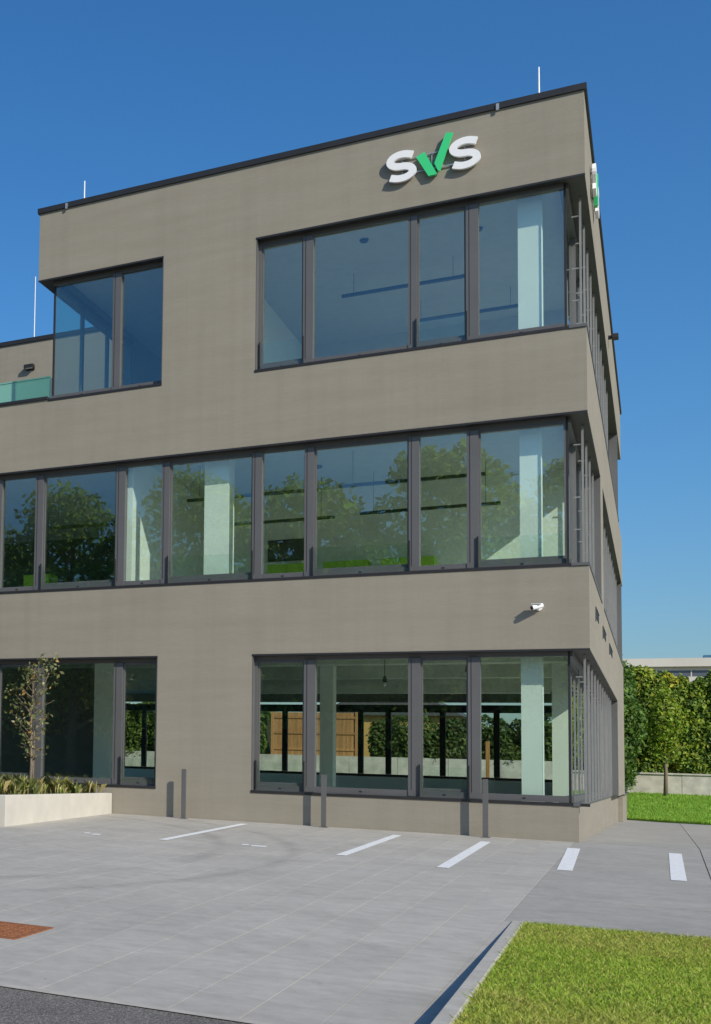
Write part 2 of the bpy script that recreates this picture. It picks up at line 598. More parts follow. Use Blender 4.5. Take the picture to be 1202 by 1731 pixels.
for x0, x1, y in ((-5.87, -5.79, -4.22), (-5.72, -5.6, -4.33), (-3.70, -3.62, -4.25), (-3.56, -3.38, -4.33)):
    painted('bay_mark', pav, x0, y, x1, y + .02, .16)

# manhole cover
mh = empty('manhole_cover', (-3.05, -12.30, G(-3.05, -12.3)))
tag(mh, 'rust brown cast iron drain cover set in the grey paving', 'manhole cover')
mh.rotation_euler = (tiltx, tilty, 0)
mb = MB()
for a in ((-.24, .24, -.31, -.27), (-.24, .24, .27, .31), (-.24, -.205, -.27, .27), (.205, .24, -.27, .27)):
    mb.box(*a, -.02, .006)
mb.build('frame', M['rust'], mh)
mb = MB().box(-.2, .2, -.265, .265, -.02, .004)
for i in range(7):
    for j in range(9):
        cx, cy = -.165 + .055 * i, -.225 + .056 * j
        mb.box(cx - .016, cx + .016, cy - .016, cy + .016, .003, .008, ch=.002)
mb.build('lid', M['rust'], mh)

# ------------------------------------------------------------------ raised lawn with kerb, right foreground
LZ = -.226                      # the lawn lies level while the paving falls towards the road
def GL(x, y):
    return LZ
def kerb_x(y):
    return -.163 + (-9.29 - y) * .0215
kerb = tag(empty('kerb', (0, 0, 0)), kind='structure')
nk = 7
for i in range(nk):
    a = -9.29 - (6.2 * i / nk) - .003; b = -9.29 - (6.2 * (i + 1) / nk) + .003
    mb = MB()
    pts = [(kerb_x(a), a), (kerb_x(b), b), (kerb_x(b) + .088, b), (kerb_x(a) + .088, a)]
    ch = .010
    for z in (-.62, LZ + .004 - ch):
        mb.v += [(x, y, z) for x, y in pts]
    mb.v += [(x + (ch if k in (0, 1) else -ch), y, LZ + .004) for k, (x, y) in enumerate(pts)]
    mb.f = [(3, 2, 1, 0), (8, 9, 10, 11)] + [(k, (k + 1) % 4, (k + 1) % 4 + 4, k + 4) for k in range(4)] + [(k + 4, (k + 1) % 4 + 4, (k + 1) % 4 + 8, k + 8) for k in range(4)]
    mb.build('kerbstone', M['kerb'], kerb)
edge_y = [-9.29, -10.6, -11.9, -13.2, -13.92]
for a, b in zip(edge_y[:-1], edge_y[1:]):
    a -= .002; b += .002
    mb = MB()
    q = [(-.2185, a), (-.2185, b), (kerb_x(b) + .012, b), (kerb_x(a) + .012, a)]
    mb.v = [(x, y, G(x, y) - .05) for x, y in q] + [(x, y, G(x, y) - .0004) for x, y in q]
    mb.f = [(3, 2, 1, 0), (4, 5, 6, 7), (0, 1, 5, 4), (1, 2, 6, 5), (2, 3, 7, 6), (3, 0, 4, 7)]
    mb.build('slab', M['slab'], pav)
mb = MB()
for j in range(21):
    y = -9.30 - 6.2 * j / 20
    for i in range(25):
        x = kerb_x(y) + .088 + (9 - kerb_x(y)) * (i / 24) ** 1.5
        mb.v.append((x, y, LZ - .012 + .006 * math.sin(x * 3 + y * 2)))
mb.f = [(j * 25 + i + 1, j * 25 + i, (j + 1) * 25 + i, (j + 1) * 25 + i + 1) for j in range(20) for i in range(24)]
lawn = tag(mb.build('lawn', M['lawn']), kind='structure')
mb = MB()
mb.v = [(-.08, -9.296, LZ - .2), (9, -9.296, LZ - .2), (9, -9.296, LZ - .012), (-.08, -9.296, LZ - .012)]
mb.f = [(0, 1, 2, 3)]
mb.build('soil_edge', M['soil'], lawn)

def grass(name, x0, x1, y0, y1, n, hgt, wid, fn, cols, w, lean=.5, ):
    x = rng.uniform(x0, x1, n); y = rng.uniform(y0, y1, n)
    pn = .7 * np.sin(x * 2.1 + y * 1.3 + np.sin(y * 2.9)) + .6 * np.sin(y * 1.7 - x * 3.2 + 2 * np.sin(x * 1.7)) + .5 * np.sin(x * 9 + 3 * np.sin(y * 2)) * np.sin(y * 6 + 2 * np.sin(x * 4))
    keep = x > -.163 + (-9.29 - y) * .0215 + .086 + np.abs(rng.normal(0, .006, n))
    x, y, pn = x[keep], y[keep], pn[keep]; n = len(x)
    z = np.array([fn(a, b) for a, b in zip(x, y)])
    ang = rng.uniform(0, 2 * np.pi, n)
    h = hgt * rng.uniform(.5, 1.25, n) * (1 + .12 * pn)
    d = np.stack([np.cos(ang), np.sin(ang), np.zeros(n)], 1)
    l = rng.normal(0, lean, (n, 2)) * h[:, None]
    base = np.stack([x, y, z], 1)
    tip = base + np.concatenate([l, h[:, None]], 1)
    midp = base * .45 + tip * .55; midp[:, 2] += h * .12
    Q = np.stack([base - d * wid, base + d * wid, midp + d * wid * .7, tip, midp - d * wid * .7], 1)
    c = palette(n, cols, w)
    dry = np.clip((pn + rng.normal(0, .7, n)) * .24 + .08, 0, .8)[:, None]
    c = c * (1 - dry) + np.array([.60, .48, .17]) * dry
    return quads_mesh(name, Q, c, M['grass'])
gcols = [(.34, .48, .05), (.43, .52, .075), (.27, .42, .045), (.56, .50, .16)]
go = link('grass', grass('grass', -.10, 2.3, -15.0, -9.29, 120000, .027, .0022, lambda x, y: GL(x, y) - .012, gcols, [.38, .27, .25, .10], .75))
tag(go, 'short sunlit grass with dry patches inside the kerb', 'grass', kind='stuff')

# ------------------------------------------------------------------ the office building
bld = empty('office_building', (0, 0, 0))
tag(bld, 'three storey office building with grey beige render and ribbon windows', 'building')

fw = MB()
fw.box(-W, 0, 0, .3, Z2H, H - .02)
fw.box(-B, -A, 0, .3, Z2S, Z2H)
fw.box(XL, 0, 0, .3, Z1H, Z2S)
fw.box(XL, 0, 0, .3, Z0H, Z1S)
fw.box(-B, -A, 0, .3, Z0S, Z0H)
fw.box(XL, PX, 0, .3, -.8, Z0S)
fw.build('facade_wall', M['wall'], bld)
Y2E, Y0E = 16.0, 13.3
sw = MB()
sw.box(-.3, 0, .3, YE, Z2H, H - .02)
sw.box(-.3, 0, .3, YE, Z1H, Z2S)
sw.box(-.3, 0, 4.55, 5.5, Z1S, Z1H)
sw.box(-.3, 0, .3, YE, Z0H, Z1S)
sw.box(-.3, 0, Y0E, YE, Z0S, Z0H)
sw.box(PX - .3, PX, .3, YE, -.9, Z0S)
sw.build('facade_wall', M['wall'], bld)
bx('cladding', M['frame'], bld, -.3, -.135, Y2E + .001, YE, Z2S + .001, Z2H - .001)
bx('cladding', M['frame'], bld, -.3, -.135, 18.201, YE, Z1S + .001, Z1H - .001)
ww = MB()          # west face of the set-back top storey
ww.box(-W, -W + .3, .3, 6.5, Z2H, H - .02)
ww.box(-W, -W + .3, 4.0, 6.5, Z2S, Z2H)
ww.build('facade_wall', M['wall'], bld)
rw = MB()
rw.box(-W, -.3, YE - .3, YE, Z1H, H - .02)
rw.box(XL, -W, YE - .3, YE, Z1H, Z2S)
rw.box(XL, -.3, YE - .3, YE, 3.0, Z1S + .8)
rw.box(XL, -.46, YE - .3, YE, -.8, .78)
rw.build('facade_wall', M['wall'], bld)
# slabs, roof
for nme, z0, z1, mt_ in (('ground_floor', -.7, .12, 'floor'), ('floor_slab', 3.25, 3.75, 'raw'), ('floor_slab', 6.42, 7.15, 'raw')):
    bx(nme, M[mt_], bld, XL, -.47 if z0 < 0 else -.302, .302, YE - .31, z0, z1)
bx('roof_slab', M['raw'], bld, -W + .31, -.31, .31, YE - .31, 9.95, 10.6)
bx('floor_screed', M['floor'], bld, XL, -.34, .31, YE - .35, 3.752, 3.80)
bx('floor_screed', M['floor'], bld, -W + .31, -.34, .31, YE - .35, 7.152, 7.20)
bx('terrace_deck', M['slab2'], bld, XL, -W - .005, .31, 9.0, 7.152, 7.22)
bx('ceiling', M['ceiling'], bld, XL, -.34, .33, YE - .4, 6.36, 6.415)
bx('ceiling', M['ceiling'], bld, -W + .34, -.34, .33, YE - .4, 9.88, 9.945)
# copings
cp = MB()
cp.box(-W - .035, .035, -.035, .34, H - .02, H + .075)
cp.box(-.34, .035, .34, YE + .03, H - .02, H + .075)
cp.box(-W - .035, -W + .34, .34, 6.5, H - .02, H + .075)
cp.build('roof_coping', M['dark'], bld)
bx('terrace_coping', M['dark'], bld, XL, -W + .238, -.03, .34, Z2S, Z2S + .055)
for x in (-1.14, -8.22):
    bx('coping_clamp', M['galv'], bld, x - .02, x + .02, -.055, -.036, H - .05, H + .05)
# dark drip profiles along the heads
for (z, x0, x1) in ((Z2H, -A, 0), (Z2H, -W, -B), (Z1H, XL, 0), (Z0H, -A, 0), (Z0H, XL, -B)):
    bx('drip_profile', M['dark'], bld, x0, x1 + (.003 if x1 == 0 else 0), -.006, .012, z - .022, z + .008)
# soffits in the side recess
for z, y1 in ((Z2H, Y2E), (Z1H, 4.55), (Z0H, Y0E)):
    bx('soffit', M['soffit'], bld, -.33, -.002, .02, y1 - .002, z - .012, z - .001)
bx('soffit', M['soffit'], bld, -.33, -.002, 5.502, 18.198, Z1H - .012, Z1H - .001)
bx('soffit', M['soffit'], bld, -W + .002, -W + .33, .02, 3.99, Z2H - .012, Z2H - .001)

def front_window(z0, z1, x0, x1, mulls, narrow, left='jamb', right_='corner'):
    """recessed aluminium window band in the front wall; returns the frame part"""
    y0, y1 = .13, .24
    fr = MB()
    xr = GX if right_ == 'corner' else x1
    xl = x0
    fr.box(xl, xr - (.002 if right_ == 'corner' else 0), y0, y1, z0 + .012, z0 + .105)
    fr.box(xl, xr, y0 + .02, y1, z1 - .085, z1 - .002)
    if left == 'jamb': fr.box(x0 + .001, x0 + .058, y0, y1, z0 + .105, z1 - .085)
    if right_ == 'jamb': fr.box(x1 - .06, x1 - .001, y0, y1, z0 + .105, z1 - .085)
    win = fr.build('window', M['frame'], bld)
    # reveal linings and sill
    bx('sill', M['dark'], win, x0 + (0 if left == 'jamb' else 0), x1 if right_ == 'jamb' else -.02, -.012, .128, z0 - .032, z0 + .010)
    bx('head_lining', M['dark'], win, x0 + .002, (x1 if right_ == 'jamb' else -.33), .014, .128, z1 - .02, z1 - .003)
    if left == 'jamb': bx('reveal_lining', M['frame'], win, x0 + .001, x0 + .014, .004, .128, z0 + .012, z1 - .024)
    if right_ == 'jamb': bx('reveal_lining', M['frame'], win, x1 - .014, x1 - .001, .004, .128, z0 + .012, z1 - .024)
    edges = [x0 + (.058 if left == 'jamb' else .03)]
    for a, b in mulls:
        mu = MB().box(a, b, y0 - .012, y1 - .004, z0 + .018, z1 - .087)
        o = mu.build('mullion', M['frame'], win)
        bx('gasket', M['dark'], o, a + (b - a) * .27 - .004, a + (b - a) * .27 + .004, y0 - .0155, y0 - .0125, z0 + .11, z1 - .1)
        edges += [a, b]
    edges.append(xr if right_ == 'corner' else x1 - .06)
    for i in range(0, len(edges), 2):
        a, b = edges[i], edges[i + 1]
        pn = bx('pane', M['glass'], win, a + .001, b - .001, .196, .206, z0 + .106, z1 - .086)
        if narrow and ((i // 2) % 2 == narrow - 1):
            # opening sash with low glass guard held by two black posts
            fs = MB()
            fs.box(a + .002, b - .002, .16, .194, z0 + .107, z0 + .15)
            fs.box(a + .002, b - .002, .16, .194, z1 - .125, z1 - .088)
            fs.box(a + .002, a + .026, .16, .194, z0 + .15, z1 - .125)
            fs.box(b - .026, b - .002, .16, .194, z0 + .15, z1 - .125)
            fs.build('sash', M['frame'], win)
            for q in (a - .018, b + .002):
                bx('guard_post', M['black'], win, q, q + .016, .085, .116, z0 + .03, z0 + .50)
            bx('guard_glass', M['clear'], win, a + .002, b - .002, .096, .106, z0 + .05, z0 + .47)
        # drainage cap on the bottom rail
        bx('drain_cap', M['black'], win, (a + b) / 2 - .02, (a + b) / 2 + .02, y0 - .004, y0 - .001, z0 + .045, z0 + .065)
    if right_ == 'corner':
        bx('corner_post', M['dark'], win, GX - .001, GX + .03, .168, .212, z0 + .02, z1 - .02)
    return win

tag(front_window(Z2S, Z2H, -A, 0, [(-4.04, -3.879), (-2.43, -2.301), (-1.605, -1.43)], 1), 'top floor corner window right of the pier')
tag(front_window(Z2S, Z2H, -W + .24, -B, [(-7.35, -7.20)], 0, 'corner', 'jamb'), 'top floor window at the left end')
mu1 = [(-13.65, -13.49), (-12.04, -11.88), (-11.21, -11.05), (-9.63, -9.475), (-8.783, -8.629), (-7.224, -7.059), (-6.391, -6.254), (-4.836, -4.68), (-3.995, -3.846), (-2.422, -2.269), (-1.603, -1.44)]
tag(front_window(Z1S, Z1H, XL, 0, mu1, 2), 'middle floor ribbon window')
tag(front_window(Z0S, Z0H, -A, 0, [(-3.985, -3.81), (-2.43, -2.255), (-1.595, -1.428)], 1), 'ground floor corner window')
tag(front_window(Z0S, Z0H, XL, -B, [(-13.65, -13.49), (-12.04, -11.88), (-11.21, -11.05), (-9.63, -9.45), (-8.737, -8.562), (-7.21, -7.047)], 1, 'jamb', 'jamb'), 'ground floor window behind the planter')

def side_window(z0, z1, y0, y1, pitch, proud=.06, rails=True, zs=(.28, .5, .86)):
    xa, xb = GX - .06, GX + .06
    fr = MB()
    fr.box(xa, xb, y0, y1, z0 + .012, z0 + .105)
    fr.box(xa, xb, y0, y1, z1 - .085, z1 - .013)
    win = fr.build('window', M['frame'], bld)
    bx('sill', M['frame'], win, xb + .002, .012 if z0 > 1 else PX + .02, (-.02 if y0 < 1 else y0), y1 - .003, z0 - .03, z0 + .011)
    n = max(1, round((y1 - y0) / pitch))
    ed = [y0 + (y1 - y0) * i / n for i in range(n + 1)]
    for i, y in enumerate(ed):
        if i > 0 or y0 > 1:
            ya = y - .06 if i == n else y
            bx('mullion', M['frame'], win, xa - .002, GX + proud, ya, ya + .07 if i < n else y1 - .001, z0 + .106, z1 - .086)
        if i < n:
            bx('pane', M['glass'], win, GX - .005, GX + .005, y + (.072 if i or y0 > 1 else 0), ed[i + 1] - (.061 if i == n - 1 else .001), z0 + .106, z1 - .086)
    # end reveal facing the street
    bx('reveal_panel', M['frame'], win, xb + .035, -.004, y1 - .012, y1 - .001, z0 + .012, z1 - .014)
    if rails:
        yy = y0 + .55
        while yy < min(y1 - .3, y0 + 12):
            r = MB().box(-.115, -.085, yy, yy + .03, z0 + .012, z1 - .014).build('guide_rail', M['rail'], win)
            br = MB()
            for zz in zs:
                zc = z0 + (z1 - z0) * zz
                br.box(-.218, -.115, yy + .008, yy + .022, zc, zc + .018)
            br.build('bracket', M['rail'], r)
            yy += 1.1
    return win
side_window(Z2S, Z2H, .21, Y2E, 2.0, .05)
side_window(Z1S, Z1H, .21, 4.55, 1.45, .05)
side_window(Z1S, Z1H, 5.5, 18.2, 2.1, .03)
side_window(Z0S, Z0H, .21, Y0E, 2.6, .012, True, (.84,))
# west glazing of the top storey
wv = MB().box(-W + .235, -W + .30, .21, 3.98, Z2S + .056, Z2S + .105).box(-W + .235, -W + .30, .21, 3.98, Z2H - .085, Z2H - .013)
wwin = wv.build('window', M['frame'], bld)
for i in range(3):
    bx('pane', M['glass'], wwin, -W + .26, -W + .27, .21 + 1.26 * i, .21 + 1.26 * i + 1.19, Z2S + .106, Z2H - .086)
    bx('mullion', M['frame'], wwin, -W + .235, -W + .30, .21 + 1.26 * i + 1.195, .21 + 1.26 * i + 1.255, Z2S + .106, Z2H - .086)
bx('corner_post', M['dark'], wwin, -W + .238, -W + .266, .17, .208, Z2S + .06, Z2H - .02)

# vents in the side spandrel
for y0_, y1_ in ((2.0, 3.1), (4.8, 6.2), (8.0, 9.8)):
    o = bx('vent', M['black'], bld, .001, .006, y0_, y1_, 3.44, 3.57)
    bx('trim', M['soffit'], o, .001, .014, y0_, y1_, 3.571, 3.585)
    bx('trim', M['soffit'], o, .001, .012, y0_ - .09, y0_ - .001, 3.36, 3.585)

# rear glazing of the ground floor
rg = MB().box(XL, -.34, YE - .22, YE - .1, 2.70, 2.92).box(XL, -.34, YE - .22, YE - .1, .782, .86)
rgo = rg.build('window', M['dark'], bld)
rposts = [-14.3, -13.55, -11.4, -10.6, -9.00, -6.77, -5.99, -4.51, -3.1, -1.6, -.42]
for x in rposts:
    bx('mullion', M['dark'], rgo, x - .075, x + .075, YE - .22, YE - .1, .862, 2.698)
for a, b in zip(rposts[:-1], rposts[1:]):
    bx('pane', M['clear'], rgo, a + .076, b - .076, YE - .165, YE - .155, .862, 2.698)
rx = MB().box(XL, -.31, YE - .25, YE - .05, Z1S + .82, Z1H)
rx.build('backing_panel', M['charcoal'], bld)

# interior: columns, partitions
for nme, a in (('column', (-.91, -.635, .40, .72, .12, 3.25)), ('column', (-5.29, -5.02, 7.0, 7.3, .12, 3.25)), ('column', (-8.76, -8.36, 3.0, 3.35, .12, 3.25)),
               ('column', (-.94, -.66, 7.0, 7.3, .12, 3.25)), ('column', (-.91, -.63, .40, .72, 3.8, 6.36)), ('column', (-5.73, -5.31, .40, .72, 3.8, 6.36)),
               ('column', (-10.9, -10.5, .8, 1.15, 3.8, 6.36)), ('column', (-.915, -.60, .40, .72, 7.2, 9.88))):
    bx(nme, M['white'], bld, *a)
bx('partition_wall', M['white'], bld, -7.0, -.36, 4.42, 4.54, 3.8, 6.36)
bx('partition_wall', M['white'], bld, -7.12, -7.0, .34, 4.54, 3.8, 6.36)
bx('partition_wall', M['ceiling'], bld, -W + .35, -.36, 6.2, 6.32, 7.2, 9.88)
bx('partition_wall', M['white'], bld, -5.6, -5.48, .34, 6.2, 7.2, 9.88)
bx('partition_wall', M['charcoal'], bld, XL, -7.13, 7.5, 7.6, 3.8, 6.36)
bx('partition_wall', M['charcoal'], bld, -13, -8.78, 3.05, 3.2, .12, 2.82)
for y in (4.5, 8.2, 12.0):
    bx('ceiling_beam', M['raw'], bld, XL, -.35, y, y + .4, 2.95, 3.248)
bx('brightening_lining', M['white'], bld, XL, -.5, YE - .345, YE - .312, .122, .775)  # white facing added to lighten the dark strip under the rear sill
bx('service_duct', M['raw'], bld, -9, -1.2, 10.2, 10.6, 2.75, 2.94)

# set-back rear volume left of the top storey
bx('tower_wall', M['wall'], bld, -34, -9.6, 9.01, 14.0, 7.16, 12.08)
bx('tower_coping', M['dark'], bld, -34.02, -9.58, 8.97, 14.03, 12.08, 12.19)

# ------------------------------------------------------------------ terrace glass balustrade
bal = tag(empty('glass_balustrade', (-W, 1.0, 7.22)), 'mint green glass balustrade on the terrace beside the top storey', 'balustrade')
for i in range(5):
    x1 = -.18 - i * 1.4
    bx('panel', M['mint'], bal, x1 - 1.36, x1, -.008, .008, .1, 1.02)
    MB().box(x1 - 1.36, x1, -.02, .02, 1.02, 1.045).build('rail', M['mint'], bal)
    bx('post', M['galv'], bal, x1 + .008, x1 + .032, -.02, .02, 0, 1.0)

# ------------------------------------------------------------------ sign letters
def s_outline(w=.45, h=.5, t=.108, n=15):
    r = (h - t) / 4; rx = (w - t) / 2
    c = []
    for i in range(n + 1):
        a = math.radians(38 + (270 - 38) * i / n)
        c.append((rx * math.cos(a), h / 2 + r + r * math.sin(a)))
    for i in range(1, n + 1):
        a = math.radians(90 - (270 - 38) * i / n)
        c.append((rx * math.cos(a), h / 2 - r + r * math.sin(a)))
    # flatter terminals
    c[0] = (c[0][0] + .02, c[0][1]); c[-1] = (c[-1][0] - .02, c[-1][1])
    L, R = [], []
    for i, p in enumerate(c):
        a = Vector(c[max(i - 1, 0)]); b = Vector(c[min(i + 1, len(c) - 1)])
        d = (b - a).normalized(); nn = Vector((-d.y, d.x)) * t / 2
        L.append((p[0] + nn.x, p[1] + nn.y)); R.append((p[0] - nn.x, p[1] - nn.y))
    return L, R

def sign(root, sc=1.0):
    """root faces -Y in its own space; letters stand off the wall on rails"""
    fn = lambda ox: (lambda u, w_, d: ((u + ox) * sc, d, w_ * sc))
    L, R = s_outline()
    for ox in (-.455, .455):
        sh = MB().strip([(u + .04 * (w_ - .25), w_) for u, w_ in L], [(u + .04 * (w_ - .25), w_) for u, w_ in R], fn(ox), -.082, -.034)
        o = sh.build('letter_s', M['signwhite'], root)
    f0 = fn(0)
    MB().prism([(-.238, .345), (-.118, .405), (.065, .005), (-.06, -.0)][::-1], f0, -.080, -.032).build('tick_arm', M['signgreen'], root)
    MB().prism([(.025, .185), (.19, .63), (.29, .61), (.10, .045), (.075, .055)][::-1], f0, -.085, -.036).build('tick_arm', M['signgreen'], root)
    for z in (.12, .37):
        bx('rail', M['galv'], root, -.62 * sc, .62 * sc, -.031, -.020, z * sc, (z + .018) * sc)
    for x in (-.45, -.02, .45):
        mb = MB()
        for z in (.12, .37):
            mb.box((x - .01) * sc, (x + .01) * sc, -.020, -.001, z * sc, (z + .018) * sc)
        mb.box((x - .008) * sc, (x + .008) * sc, -.019, -.012, .14 * sc, .365 * sc)
        mb.build('bracket', M['galv'], root)
sg = tag(empty('company_sign', (-2.045, 0, 10.165)), 'white SVS letters with green tick as V, on the front parapet', 'sign')
sign(sg)
sg2 = tag(empty('company_sign', (0, 2.3, 10.165), math.pi / 2), 'edge-on white and green letter sign on the side parapet', 'sign')
sign(sg2)

# ------------------------------------------------------------------ small things on the building
for x, y, z, h, lab in ((-.606, .3, H + .07, .58, 'thin white lightning rod on the roof edge near the building corner'),
                        (-8.02, .3, H + .07, .5, 'short white lightning rod at the left end of the roof'),
                        (-13.25, 9.2, 12.19, 1.75, 'tall lightning rod on the lower rear roof at far left')):
    r = tag(empty('lightning_rod', (x, y, z)), lab, 'lightning rod', 'lightning rods')
    MB().tube([(0, 0, .04), (0, 0, h)], [.014, .011], 8).build('rod', M['signwhite'], r)
    MB().tube([(0, 0, 0), (0, 0, .05)], [.06, .04], 10).build('foot', M['galv'], r)

cc = tag(empty('security_camera', (-.635, 0, 3.36)), 'white bullet security camera on the front spandrel near the corner', 'camera')
MB().tube([(0, 0, 0), (0, -.03, 0)], .055, 14).build('base_plate', M['signwhite'], cc)
MB().tube([(0, -.03, 0), (.0, -.09, -.01), (-.02, -.13, .01)], .018, 10).build('arm', M['signwhite'], cc, True)
MB().tube([(.06, -.10, .03), (-.10, -.20, -.02)], .042, 14).build('body', M['signwhite'], cc)
MB().tube([(-.10, -.20, -.02), (-.115, -.21, -.025)], .034, 14).build('lens', M['black'], cc)
bx('sun_hood', M['signwhite'], cc, -.12, .05, -.22, -.09, .045, .052)
cc.scale = (.78, .72, .82)

wl = tag(empty('wall_lamp', (-13.24, 9.01, 11.36)), 'dark box wall lamp on the rear volume above the terrace', 'lamp')
bx('back_plate', M['dark'], wl, -.12, .12, -.03, 0, -.06, .06)
bx('head', M['dark'], wl, -.13, .13, -.16, -.031, -.02, .07)
bx('diffuser', M['signwhite'], wl, -.1, .1, -.14, -.05, -.026, -.021)
wl2 = tag(empty('wall_lamp', (0, 9.6, 10.27)), 'small dark lamp jutting from the side parapet', 'lamp')
bx('arm', M['dark'], wl2, 0, .08, -.05, .05, -.03, .03)
bx('head', M['dark'], wl2, .081, .19, -.12, .12, -.04, .04)

def bollard(x, y, h, lab):
    o = tag(empty('bollard', (x, y, G(x, y))), lab, 'bollard', 'slim bollards along the front wall')
    MB().box(-.036, .036, -.016, .016, .01, h, ch=.004).build('post', M['frame'], o)
    bx('base_plate', M['frame'], o, -.06, .06, -.06, .06, -.005, .009)
    bx('cap', M['dark'], o, -.033, .033, -.014, .014, h + .0005, h + .004)
bollard(-1.331, -.20, .845, 'slim grey bollard in front of the corner window, nearest the building corner')
bollard(-3.598, -.20, .815, 'slim grey bollard in front of the left end of the corner window')
bollard(-5.825, -.20, .81, 'slim grey bollard before the blank wall between the windows')

# pendant lamps and cabinets seen through the glass
def pendant(x0, x1, y, z, zc, lab):
    o = tag(empty('pendant_lamp', ((x0 + x1) / 2, y, z)), lab, 'lamp', 'linear pendant lamps')
    h = (x1 - x0) / 2
    bx('profile', M['black'], o, -h, h, -.03, .03, 0, .05)
    for s in (-.8, .8):
        MB().tube([(h * s, 0, .05), (h * s, 0, zc - z)], .004, 6).build('cable', M['black'], o)
pendant(-3.75, -1.45, 3.25, 5.58, 6.36, 'black linear pendant lamp behind middle floor glass, rear row right')
pendant(-6.6, -4.2, 3.25, 5.55, 6.36, 'black linear pendant lamp behind middle floor glass, rear row left')
pendant(-3.75, -1.5, 1.5, 5.72, 6.36, 'black linear pendant lamp behind middle floor glass, front row right')
pendant(-6.4, -4.1, 1.5, 5.70, 6.36, 'black linear pendant lamp behind middle floor glass, front row left')
pendant(-3.95, -1.9, 2.6, 9.46, 9.88, 'black linear pendant lamp behind the top floor corner window')
pendant(-3.1, -1.2, 4.5, 9.46, 9.88, 'black linear pendant lamp deep in the top floor corner room')
for x_, y_, z_ in ((-3.3, 1.2, 9.872), (-2.9, 3.6, 9.872), (-1.6, 1.6, 9.872), (-4.4, 2.2, 9.872), (-3.4, 1.0, 6.352), (-1.7, 1.0, 6.352), (-6.4, 1.1, 6.352), (-4.3, 2.4, 6.352)):
    MB().tube([(x_, y_, z_), (x_, y_, z_ - .035)], [.075, .06], 14).build('ceiling_spot', M['black'], bld)
pendant(-9.6, -8.0, 2.6, 5.62, 6.36, 'black linear pendant lamp in the dark middle floor room at left')

def cabinet(x0, x1, y, z0, z1, lab):
    o = tag(empty('cabinet', ((x0 + x1) / 2, y, z0)), lab, 'cabinet', 'lime green cabinets')
    h = (x1 - x0) / 2
    bx('carcass', M['lime'], o, -h, h, -.18, .18, .06, z1 - z0)
    bx('plinth', M['charcoal'], o, -h + .03, h - .03, -.15, .15, 0, .059)
    bx('door', M['lime'], o, -h + .01, -.004, -.198, -.181, .07, z1 - z0 - .01)
    bx('door', M['lime'], o, .004, h - .01, -.198, -.181, .07, z1 - z0 - .01)
cabinet(-5.6, -4.85, 4.1, 3.8, 4.86, 'lime green low cabinet behind the narrow middle floor pane')
cabinet(-4.55, -3.75, 4.1, 3.8, 4.86, 'lime green low cabinet, left one behind the wide middle pane')
cabinet(-3.5, -2.6, 4.1, 3.8, 4.86, 'lime green low cabinet, right one behind the wide middle pane')
cabinet(-10.3, -9.7, 3.0, 3.8, 4.75, 'lime green low cabinet at the far left of the middle floor')
tv = tag(empty('wall_screen', (-5.35, 4.415, 5.0)), 'dark flat screen on the wall behind the middle floor glass', 'screen')
bx('housing', M['black'], tv, -.36, .36, -.05, -.003, 0, .42)
bx('display', M['charcoal'], tv, -.34, .34, -.054, -.051, .02, .40)

for x_, y_, zl, lab in ((-3.35, 3.4, 2.52, 'bare bulb holder hanging in the ground floor behind the wide pane'), (-1.95, 3.0, 2.66, 'bare bulb holder hanging in the ground floor behind the narrow right pane')):
    o = tag(empty('hanging_bulb', (x_, y_, zl)), lab, 'lamp', 'bulb holders on the ground floor')
    MB().tube([(0, 0, .12), (0, 0, 3.25 - zl)], .006, 6).build('cable', M['black'], o)
    MB().tube([(0, 0, 0), (0, 0, .05), (0, 0, .12)], [.035, .035, .018], 10).build('holder', M['charcoal'], o)
    MB().tube([(0, 0, -.07), (0, 0, -.045), (0, 0, -.001)], [.012, .03, .02], 10).build('bulb', M['signwhite'], o, True)
tp = tag(empty('timber_post', (-3.62, 21.5, -.29)), 'thin light timber post standing behind the ground floor rear glazing', 'post')
bx('shaft', M['wood'], tp, -.05, .05, -.05, .05, 0, 2.25)
bx('base', M['stone'], tp, -.16, .16, -.16, .16, -.02, .9)

# ------------------------------------------------------------------ planter with young tree
plt = tag(empty('planter', (-9.2, -2.1, G(-9.2, -2.1))), 'long pale concrete planter against the front wall', 'planter')
pm = MB()
x0, x1, y0, y1, zt, t = -2.3, 2.06, -2.02, 2.06, .385, .13
pm.box(x0, x1, y0, y0 + t, -.25, zt, ch=.01).box(x1 - t, x1, y0 + t, y1, -.25, zt, ch=.01).box(x0, x0 + t, y0 + t, y1, -.25, zt, ch=.01)
pm.build('trough', M['planter'], plt)
bx('soil', M['soil'], plt, x0 + t, x1 - t, y0 + t, y1, .1, zt - .05)

def branchy_tree(root, trunk_pts, trunk_r, limbs, leafP, leafO, leafsize, cols, w, jitter=.8, matname='leaf', bark='bark'):
    tm = MB().tube(trunk_pts, trunk_r, 8)
    tm.build('trunk', M[bark], root, True)
    lm = MB()
    for pts, rad in limbs:
        lm.tube(pts, rad, 6)
    if limbs: lm.build('limbs', M[bark], root, True)
    Q = leaves(leafP, leafO, leafsize, jitter)
    me = quads_mesh('crown', Q, palette(len(leafP), cols, w), M[matname])
    return link('crown', me, root)

